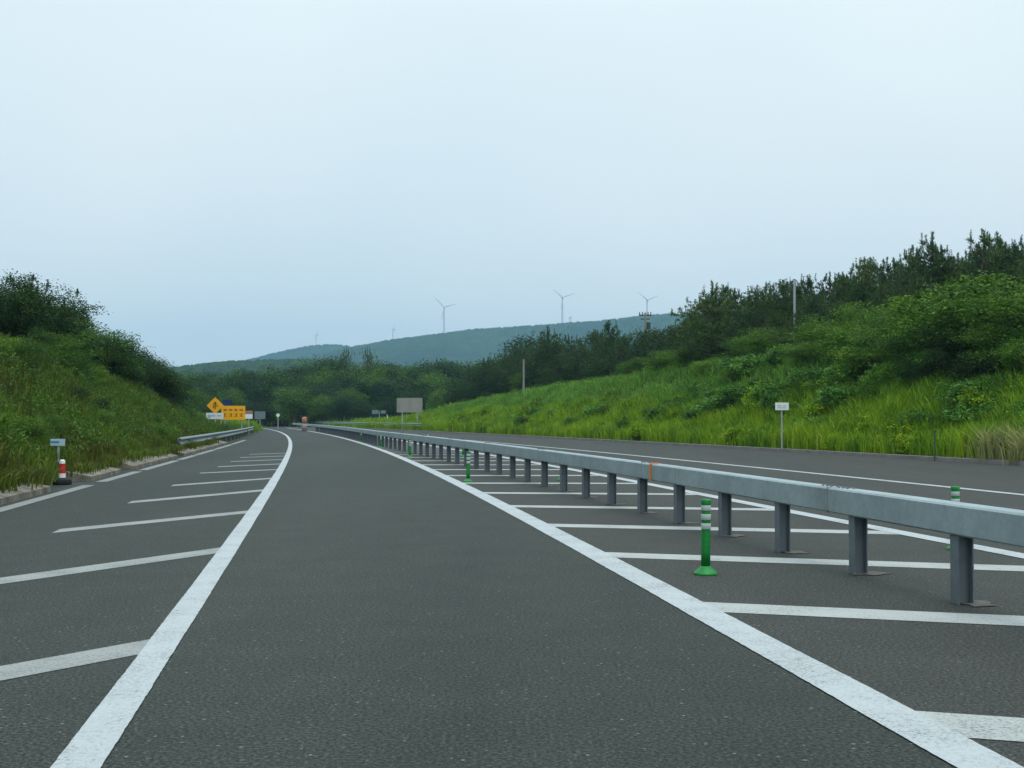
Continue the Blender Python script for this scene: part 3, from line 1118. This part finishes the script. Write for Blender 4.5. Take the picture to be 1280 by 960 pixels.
# W-beam rails at the roadside
def wbeam(label, curve, off, d0, d1, name='guard_rail', face=1, zc=.60, k=1.):
    t0 = float(cx(curve, d0))
    root = link(name, None, None, (t0, d0, 0))
    tag(root, label, 'guard rail')
    pr = [(0, -.155), (.03, -.145), (.075, -.11), (.08, -.085), (.03, -.03), (.02, 0), (.03, .03), (.08, .085), (.075, .11), (.03, .145), (0, .155)]
    pr = [(o, z * k) for o, z in pr]
    prof = [(off + face * o, zc + z) for o, z in pr] + [(off + face * (o - .012), zc + z) for o, z in pr[::-1]]
    ds_ = np.arange(d0, d1, 1.)
    under(ribbon('beam', prof, ds_, M['galv2'], curve, closed=True), root)
    d = d0 + .6
    while d < d1 - .5:
        tx, ty = tang(curve, np.array(d))
        x = float(cx(curve, d) + ty * (off - face * .09))
        y_ = float(d - tx * (off - face * .09))
        zb = hz(x, y_)
        m = MB()
        m.tube((0, 0, min(zb, 0) - .1), (0, 0, zc + .12), .06, .06, 10)
        m.tube((0, 0, zc + .12), (0, 0, zc + .14), .066, .05, 10)
        under(m.build('post', M['galvp'], None, (x, y_, 0)), root)
        d += 4.0
    return root


wbeam('grey corrugated guard rail beside the left shoulder before the yellow signs', 'kerbL', -.50, 45.5, 118, face=1, zc=.46, k=1.12)
wbeam('distant grey corrugated rail along the outer side of the bend', 'kerbR', .75, 124, 205, face=-1, zc=.68)


# ------------------------------------------------------------------ delineators
def delineator():
    root = link('delineator_post', None)
    m = MB().lathe([(.105, .0), (.105, .012), (.098, .022), (.07, .045), (.052, .062), (.045, .075)], 24)
    m.build('base', M['green'], root, smooth_=True)
    m = MB().lathe([(.041, .070), (.040, .20), (.039, .60), (.039, .638), (.034, .648), (.02, .65)], 20)
    m.build('tube', M['green'], root, smooth_=True)
    m = MB()
    m.lathe([(.043, .603), (.045, .61), (.045, .642), (.043, .652)], 20)
    m.build('cap', M['green'], root, smooth_=True)
    for z in (.555, .475, .395):
        m = MB().lathe([(.0405, z), (.0425, z + .003), (.0425, z + .047), (.0405, z + .05)], 20)
        m.build('reflective_band', M['band'], root, smooth_=True)
    return root


DEL = delineator()
DG = 'green delineator posts along the rail'


def copy_tree(o):
    c = o.copy()
    COL.objects.link(c)
    for ch in o.children:
        k = ch.copy()
        COL.objects.link(k)
        k.parent = c
    return c


DL = [(882, 718, 'nearest green delineator, its whole length in view before the rail'),
      (585, 602.5, 'second green delineator from the camera on the lane side of the rail'),
      (512.5, 571.5, 'third green delineator from the camera on the lane side of the rail'),
      (476, 560, 'fourth small green delineator on the lane side of the rail'),
      (452, 552.5, 'fifth and most distant green delineator on the lane side of the rail'),
      (1196, 687, 'green delineator behind the rail, only its banded head above the beam'),
      (702, 600.5, 'green delineator behind the rail close to the orange reflector'),
      (579, 571, 'green delineator behind the rail, a dark tip over the beam far off'),
      (535, 558, 'most distant green delineator behind the rail')]
for i, (px, py, lab) in enumerate(DL):
    p = ground_at(px, py)
    o = DEL if i == 0 else copy_tree(DEL)
    o.location = p
    o.rotation_euler = (random.uniform(-.02, .02), random.uniform(-.02, .02), random.uniform(0, 6))
    tag(o, lab, 'delineator', DG)


# ------------------------------------------------------------------ signs
def board(parent, name, c, w, h, th, m, frame=0, rz=0):
    b = MB().box(c, (w, th, h), 0, .004)
    return b.build(name, m, parent)


# white plate on a post, right verge
p = Vector((float(cx('kerbR', 49.3)) + .17, 49.3, .1))
z0 = 0
r = empty('distance_post', p, 'thin post with a small white plate in front of the right bank', 'sign')
tz = at(966, 508, p.y).z - .1
MB().tube((0, 0, -.1), (0, 0, tz + .12), .033, .033, 10).build('post', M['polegrey'], r)
board(r, 'plate', (0, -.05, tz), .55, .31, .02, M['white'])
MB().box((-.10, -.0625, tz + .02), (.16, .004, .03)).box((.09, -.0625, tz + .02), (.1, .004, .03)).box((0, -.0625, tz - .06), (.36, .004, .02)).build('lettering', M['signgrey'], r)
# small post standing dark in the right weeds
p = at(1168, 560, 38.5)
r = empty('marker_stake', (p.x, p.y, hz(p.x, p.y)), 'thin dark stake among the weeds by the dry grass', 'stake')
MB().tube((0, 0, -.1), (.02, 0, 1.05), .025, .022, 8).build('stake', M['insul'], r)
MB().tube((.02, 0, 1.05), (.02, 0, 1.09), .03, .03, 8).build('cap', M['insul'], r)

# small blue-white plate and the red and white cone, left edge
t = at(73, 553, 26.6)
zb = hz(t.x, t.y)
r = empty('distance_post', (t.x, t.y, zb), 'small blue and white plate peeking from the left bank weeds', 'sign')
MB().tube((0, 0, -.1), (0, 0, t.z - zb + .05), .025, .025, 10).build('post', M['polegrey'], r)
board(r, 'plate', (0, -.04, t.z - zb), .32, .15, .016, M['bluew'])
MB().box((-.06, -.0505, t.z - zb + .01), (.20, .004, .05)).build('lettering', M['blue'], r)

b = tufted(scatter('kerbL', -1, 700, (9, 60), (.30, .75), 1.3), 14, .09)
b[:, 2] = .16
b = b[np.abs(b[:, 1] - 24.8) > 1.0]
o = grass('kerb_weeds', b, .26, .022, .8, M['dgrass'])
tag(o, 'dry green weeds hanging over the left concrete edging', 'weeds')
p = ground_at(74, 606)
r = empty('road_cone', (p.x + .06, p.y, .035), 'short red and white striped marker on a black rubber base on the kerb', 'cone')
MB().lathe([(.19, -.03), (.20, .02), (.185, .07), (.12, .10), (.07, .11)], 8).build('base', M['rubber'], r)
MB().lathe([(.068, .10), (.066, .20)], 18).build('white_sleeve', M['white'], r)
MB().lathe([(.067, .20), (.060, .40)], 18).build('red_sleeve', M['red'], r)
MB().lathe([(.059, .40), (.054, .46), (.03, .48)], 18).build('tip', M['white'], r)

# yellow signs behind the left rail
def post_sign(label, px, py, d, cat='sign', name='warning_sign'):
    t = at(px, py, d)
    zb = hz(t.x, t.y)
    r = empty(name, (t.x, t.y, zb), label, cat)
    return r, t.z - zb


r, z = post_sign('yellow diamond warning sign on a post behind the left rail', 269, 507, 84)
MB().tube((0, .04, -.1), (0, .04, z + .3), .045, .045, 10).build('post', M['polegrey'], r)
s_ = .60
MB().prism([(0, -.02, z - s_), (s_, -.02, z), (0, -.02, z + s_), (-s_, -.02, z)], (0, .03, 0)).build('panel', M['yellow'], r)
s2 = .60
m = MB()
for a, b in (((-.02, -.3), (.02, .25)), ):
    m.box((0, -.023, z - .06), (.09, .005, .38))
    m.box((-.12, -.023, z - .06), (.07, .005, .25)).box((.13, -.023, z - .02), (.16, .005, .08))
    m.prism([(-.14, -.0255, z + .10), (.14, -.0255, z + .10), (0, -.0255, z + .30)], (0, .005, 0))
m.build('symbol', M['glyph'], r)

r, z = post_sign('wide yellow rectangular board with dark lettering behind the left rail', 291.5, 516, 86)
for x in (-.6, .6):
    MB().tube((x, .05, -.1), (x, .05, z + .4), .04, .04, 10).build('post', M['polegrey'], r)
board(r, 'panel', (0, 0, z), 1.72, 1.0, .03, M['yellow'])
m = MB()
rr = random.Random(3)
for row_, zz in ((0, .20), (1, -.16)):
    for kx in range(4):
        cx0 = -.58 + kx * .385
        hh = .14 if row_ == 0 else .24
        m.box((cx0, -.0165, z + zz + hh * .35), (.26, .004, .035))
        m.box((cx0, -.0165, z + zz - hh * .35), (.24, .004, .035))
        m.box((cx0 + rr.uniform(-.08, .08), -.0175, z + zz), (.04, .004, hh))
        m.box((cx0 + rr.uniform(-.02, .1), -.0185, z + zz), (.15, .004, .03))
m.build('lettering', M['glyph'], r)

r, z = post_sign('narrow white board with blue lettering under the yellow diamond', 268.5, 520, 80, name='information_sign')
for x in (-.4, .4):
    MB().tube((x, .04, -.1), (x, .04, z + .15), .035, .035, 10).build('post', M['polegrey'], r)
board(r, 'panel', (0, 0, z), 1.15, .42, .03, M['white'])
MB().box((-.22, -.0165, z + .02), (.5, .004, .12)).box((.3, -.0165, z + .02), (.3, .004, .1)).build('lettering', M['bluew'], r)

r, z = post_sign('dark blue board half hidden above the yellow rectangle', 284, 504, 100, name='information_sign')
MB().tube((0, .04, -.1), (0, .04, z + .2), .045, .045, 10).build('post', M['polegrey'], r)
board(r, 'panel', (0, 0, z), .8, .62, .03, M['navy'])

r, z = post_sign('small white and red board just past the yellow rectangle', 311, 519, 100, name='information_sign')
MB().tube((0, .04, -.1), (0, .04, z + .2), .04, .04, 10).build('post', M['polegrey'], r)
board(r, 'panel', (0, 0, z - .1), .62, .40, .03, M['white'])
board(r, 'header', (0, 0, z + .25), .62, .24, .03, M['salmon'])

r, z = post_sign('pale grey square board before the dark wood', 325, 519, 150, name='information_sign')
MB().tube((0, .04, -.1), (0, .04, z + .4), .05, .05, 10).build('post', M['polegrey'], r)
board(r, 'panel', (0, 0, z), 1.35, .95, .04, M['faint'])

r, z = post_sign('small round white sign on a post where the lane line vanishes', 347.5, 519, 160, name='round_sign')
MB().tube((0, .06, -.1), (0, .06, z), .05, .05, 10).build('post', M['polegrey'], r)
MB().tube((0, -.02, z), (0, .02, z), .23, .23, 20).build('disc', M['white'], r)

r, z = post_sign('pair of small pale blue plates on one post far beyond the rail', 474, 515, 185, name='information_sign')
MB().tube((0, .06, -.1), (0, .06, z + .2), .05, .05, 10).build('post', M['polegrey'], r)
board(r, 'plate', (-.62, 0, z), 1.0, .62, .04, M['faint'])
board(r, 'plate', (.62, 0, z), .8, .5, .04, M['faint'])

r, z = post_sign('thin white marker at the end of the far rail', 484, 522, 160, name='marker_post')
MB().tube((0, 0, -.1), (0, 0, z + .25), .06, .06, 10).build('tube', M['white'], r)
MB().tube((0, 0, z + .25), (0, 0, z + .42), .075, .075, 10).build('reflector_head', M['band'], r)

# back of a large panel on the outer verge
t = at(512, 506.5, 134)
zb = hz(t.x, t.y)
r = empty('road_sign', (t.x, t.y, zb), 'large grey sign seen from its unpainted back on the verge', 'sign', None, -.10)
z = t.z - zb
for x in (-.85, .85):
    MB().tube((x, .09, -.2), (x, .09, z + .5), .07, .07, 10).build('post', M['polegrey'], r)
board(r, 'panel', (0, 0, z), 2.9, 1.62, .04, M['signgrey'])
m = MB()
for x in (-1.25, 0, 1.25):
    m.box((x, -.045, z), (.06, .05, 1.6))
m.build('stiffener', M['signgrey'], r)

# orange and white cushion drum at the nose
p = ground_at(380.5, 537.5)
p = Vector((float(cx('right_line', 128.)) + .3, 128., 0))
t = at(380.5, 537, 128)
r = empty('crash_drum', (t.x, t.y, 0), 'orange topped white drum at the far tip of the median rail', 'drum')
hh = at(380, 521, 128).z
MB().lathe([(.29, 0), (.29, hh * .5), (.28, hh * .52)], 18).build('white_body', M['conc2'], r, smooth_=True)
MB().lathe([(.285, hh * .52), (.26, hh * .9), (.18, hh)], 18).build('orange_top', M['salmon'], r, smooth_=True)


# ------------------------------------------------------------------ poles
def pole(px, ytop, d, rad, label, m, cross=False, tilt=0):
    t = at(px, ytop, d)
    zb = hz(t.x, t.y)
    r = empty('utility_pole', (t.x, t.y, zb), label, 'pole')
    H = t.z - zb
    MB().tube((0, 0, -.3), (tilt, 0, H), rad * 1.25, rad, 14).build('shaft', m, r, smooth_=False)
    if cross:
        MB().box((0, -.02, H - .25), (1.25, .1, .12)).box((0, -.02, H - .62), (.9, .1, .1)).build('crossarm', M['insul'], r)
        for x in (-.55, -.28, .28, .55):
            MB().tube((x, -.02, H - .2), (x, -.02, H + .08), .06, .04, 8).build('insulator', M['insul'], r)
        MB().tube((.32, 0, H - 1.6), (.32, 0, H - .95), .22, .22, 12).build('transformer', M['insul'], r)
    else:
        MB().tube((tilt, 0, H), (tilt, 0, H + .06), rad * 1.1, rad * .8, 12).build('cap', M['insul'], r)
        MB().box((tilt * .97 - .12, 0, H - .35), (.3, .06, .06)).build('bracket', M['insul'], r)
    return r


pole(993, 350, 73, .07, 'tall pale steel pole among the shrubs on the right crest', M['polegrey'])
pole(654.5, 449, 114, .085, 'short pale concrete pole at the low far end of the right bank', M['polec'])
pole(806.5, 391, 118, .12, 'concrete utility pole with a dark crossarm rising from the far pines', M['polec'], True)


# ------------------------------------------------------------------ hills and turbines
def hills(label, prof, D, front, back, m, step, amp, seed):
    r_ = np.random.default_rng(seed)
    px = np.arange(prof[0][0], prof[-1][0] + 1e-6, step)
    yy = np.interp(px, [p[0] for p in prof], [p[1] for p in prof])
    k = max(3, int(26 / step))
    ker = np.ones(k) / k
    yy = np.convolve(np.pad(yy, (k // 2, k - 1 - k // 2), 'edge'), ker, 'valid')
    top = np.array([at(a, b, D).z for a, b in zip(px, yy)])
    X = (px - 640) / F * D
    ts = np.concatenate([np.linspace(-1, -.25, 22), np.linspace(-.22, .25, 26), np.linspace(.3, 1, 10)])
    V = np.zeros((len(ts), len(px), 3))
    sp = X[1] - X[0]
    for i, t in enumerate(ts):
        dep = front if t < 0 else back
        f_ = .5 + .5 * math.cos(math.pi * min(1, abs(t)))
        V[i, :, 0] = X + t * dep * .12
        V[i, :, 1] = D + t * dep
        rid = 1 + .10 * np.sin(X / D * 22 + t * 5) * (1 - abs(f_ * 2 - 1))
        V[i, :, 2] = top * f_ ** .8 * rid + r_.uniform(-.3, 1, len(px)) * amp * (1 if f_ > .05 else 0) - 4
    idx = np.arange(V.shape[0] * V.shape[1]).reshape(V.shape[:2])
    q = np.stack([idx[:-1, :-1].ravel(), idx[:-1, 1:].ravel(), idx[1:, 1:].ravel(), idx[1:, :-1].ravel()], 1)
    o = link('hills', npmesh('hills', V.reshape(-1, 3), [q], m, True))
    tag(o, kind='structure')
    return o


def woodmat(name, c1, c2, sc):
    m, nt, b = mat(name, .95, 0, .05)
    n = noise(nt, sc, 6, .7)
    r = ramp(nt, n.outputs['Fac'], [(.35, c1), (.68, c2)])
    n2 = noise(nt, sc * .12, 3, .6)
    r2 = ramp(nt, n2.outputs['Fac'], [(.35, (.75, .75, .8)), (.65, (1.2, 1.2, 1.1))])
    k = mix_rgb(nt, 1., r.outputs['Color'], r2.outputs['Color'], 'MULTIPLY')
    nt.links.new(k, b.inputs['Base Color'])
    bump(nt, b, n.outputs['Fac'], .8, 6.)
    return m


WM = woodmat('wooded hillside', (.016, .034, .014), (.045, .085, .025), .035)
WM2 = woodmat('near wooded hillside', (.016, .036, .014), (.05, .10, .025), .08)
hills('', [(250, 470), (420, 446), (462, 434), (500, 425), (555, 418), (600, 412), (640, 410), (700, 406), (760, 402), (800, 397), (830, 394), (880, 394), (1000, 400), (1150, 420), (1350, 450)],
      2600, 900, 600, WM, 1.6, 5, 1)
hills('', [(120, 478), (200, 463), (250, 459), (300, 452), (340, 442), (370, 435), (400, 430), (430, 431), (462, 437), (500, 445), (600, 465)], 3000, 300, 500, WM, 1.6, 5, 2)
hills('', [(60, 474), (150, 467), (210, 462), (260, 457), (310, 452), (345, 450), (400, 449), (470, 453), (560, 462), (640, 475)], 1100, 420, 300, WM2, 2.4, 4, 3)


def turbine(px, yhub, ybase, D, R, rot, yaw, label):
    hub = at(px, yhub, D)
    bs = at(px, ybase + 6, D)
    root = empty('wind_turbine', bs, label, 'wind turbine', 'wind turbines on the hill ridge', yaw)
    H = hub.z - bs.z
    q = .55 if R < 20 else 1
    MB().tube((0, 0, 0), (0, 0, H), 2.7 * q, 1.6 * q, 14).build('tower', M['turb'], root, smooth_=False)
    MB().box((0, -.5, H + 1.2), (3.4 * q, 9.5 * q, 3.6 * q), 0, .6 * q).build('nacelle', M['turb'], root)
    hb = MB().tube((0, -5.6 * q, H + 1.2), (0, -8.4 * q, H + 1.2), 1.8 * q, .7 * q, 12).build('hub', M['turb'], root)
    for k in range(3):
        a = math.radians(rot + 120 * k)
        u = Vector((math.cos(a), 0, math.sin(a)))
        w = Vector((-math.sin(a), 0, math.cos(a)))
        c = Vector((0, -6.8 * q, H + 1.2))
        pts = [c + w * .9, c + u * R * .12 + w * 1.9, c + u * R * .25 + w * 1.7, c + u * R * .65 + w * .9, c + u * R + w * .25,
               c + u * R - w * .15, c + u * R * .3 - w * 1.0, c - w * .9]
        MB().prism(pts, (0, .7, 0)).build('blade', M['turb'], root)


turbine(555, 385, 418, 2600, 29, 16, .15, 'nearest looking wind turbine standing over the hill saddle, farthest left of the big three')
turbine(703, 373, 407, 2600, 29, 20, .1, 'wind turbine rising behind the far pines in the middle of the ridge')
turbine(809, 376, 396, 2700, 28, 22, .1, 'wind turbine on the ridge above the crossarm utility pole')
turbine(395, 419, 431, 3000, 11, 100, 1.35, 'tiny faint turbine on the rounded left hill, seen edge on')
turbine(491, 412, 427, 2600, 11, 95, 1.35, 'tiny faint turbine on the hill saddle, seen edge on')
turbine(712, 398, 407, 2600, 9, 40, 1.3, 'tiny faint turbine close beside the middle one')

# ------------------------------------------------------------------ air
bm = MB().box((0, 1880, 160), (7400, 4960, 335.))
hzb = bm.build('haze', bpy.data.materials.new('haze air'))
tag(hzb, kind='stuff')
m = hzb.data.materials[0]
m.use_nodes = True
nt = m.node_tree
nt.nodes.remove(nt.nodes['Principled BSDF'])
pv = nt.nodes.new('ShaderNodeVolumePrincipled')
pv.inputs['Color'].default_value = (.36, .66, .95, 1)
pv.inputs['Density'].default_value = .00019
pv.inputs['Anisotropy'].default_value = .2
nt.links.new(pv.outputs[0], nt.nodes['Material Output'].inputs['Volume'])

# ------------------------------------------------------------------ sky and light
SUN_EL, SUN_AZ = math.radians(62), math.radians(150)   # high, behind the camera's right shoulder
W = bpy.data.worlds.new('World')
S.world = W
W.use_nodes = True
nt = W.node_tree
bg = nt.nodes['Background']
sky = nt.nodes.new('ShaderNodeTexSky')
sky.sky_type = 'NISHITA'
sky.sun_disc = False
sky.sun_elevation = SUN_EL
sky.sun_rotation = SUN_AZ
sky.air_density = 1.2
sky.dust_density = 4
tc = nt.nodes.new('ShaderNodeTexCoord')
sep = nt.nodes.new('ShaderNodeSeparateXYZ')
nt.links.new(tc.outputs['Generated'], sep.inputs[0])
r = ramp(nt, sep.outputs['Z'], [(0, (5.8, 6.55, 6.75)), (.10, (5.85, 6.7, 6.95)), (.32, (6.2, 7.2, 7.55)), (.75, (10.5, 11.8, 12.4)), (1, (11.5, 12.6, 13.))])
n = nt.nodes.new('ShaderNodeTexNoise')
n.inputs['Scale'].default_value = 1.3
n.inputs['Detail'].default_value = 3
nt.links.new(tc.outputs['Generated'], n.inputs['Vector'])
rn = ramp(nt, n.outputs['Fac'], [(.3, (.86, .92, .955)), (.7, (1.12, 1.07, 1.035))])
c = mix_rgb(nt, 1., r.outputs['Color'], rn.outputs['Color'], 'MULTIPLY')
c = mix_rgb(nt, .92, sky.outputs['Color'], c)
nt.links.new(c, bg.inputs['Color'])
bg.inputs['Strength'].default_value = .10

sl = bpy.data.lights.new('sun', 'SUN')
sl.energy = .9
sl.angle = math.radians(25)
sl.color = (1, .96, .9)
so = bpy.data.objects.new('sun', sl)
COL.objects.link(so)
dirv = Vector((math.sin(SUN_AZ) * math.cos(SUN_EL), math.cos(SUN_AZ) * math.cos(SUN_EL), math.sin(SUN_EL)))
so.rotation_euler = dirv.to_track_quat('Z', 'Y').to_euler()
so.location = (0, 0, 50)

cam = bpy.data.cameras.new('camera')
cam.sensor_width = 36
cam.lens = 36 * F / 1280
cam.clip_end = 12000
cam.clip_start = .05
co = bpy.data.objects.new('camera', cam)
COL.objects.link(co)
co.location = (0, 0, CAMH)
co.rotation_euler = (math.pi / 2 + PITCH, 0, 0)
S.camera = co

S.view_settings.view_transform = 'Standard'
S.view_settings.look = 'None'
S.view_settings.gamma = 1
S.view_settings.exposure = .45
S.cycles.max_bounces = 8
S.cycles.volume_bounces = 1
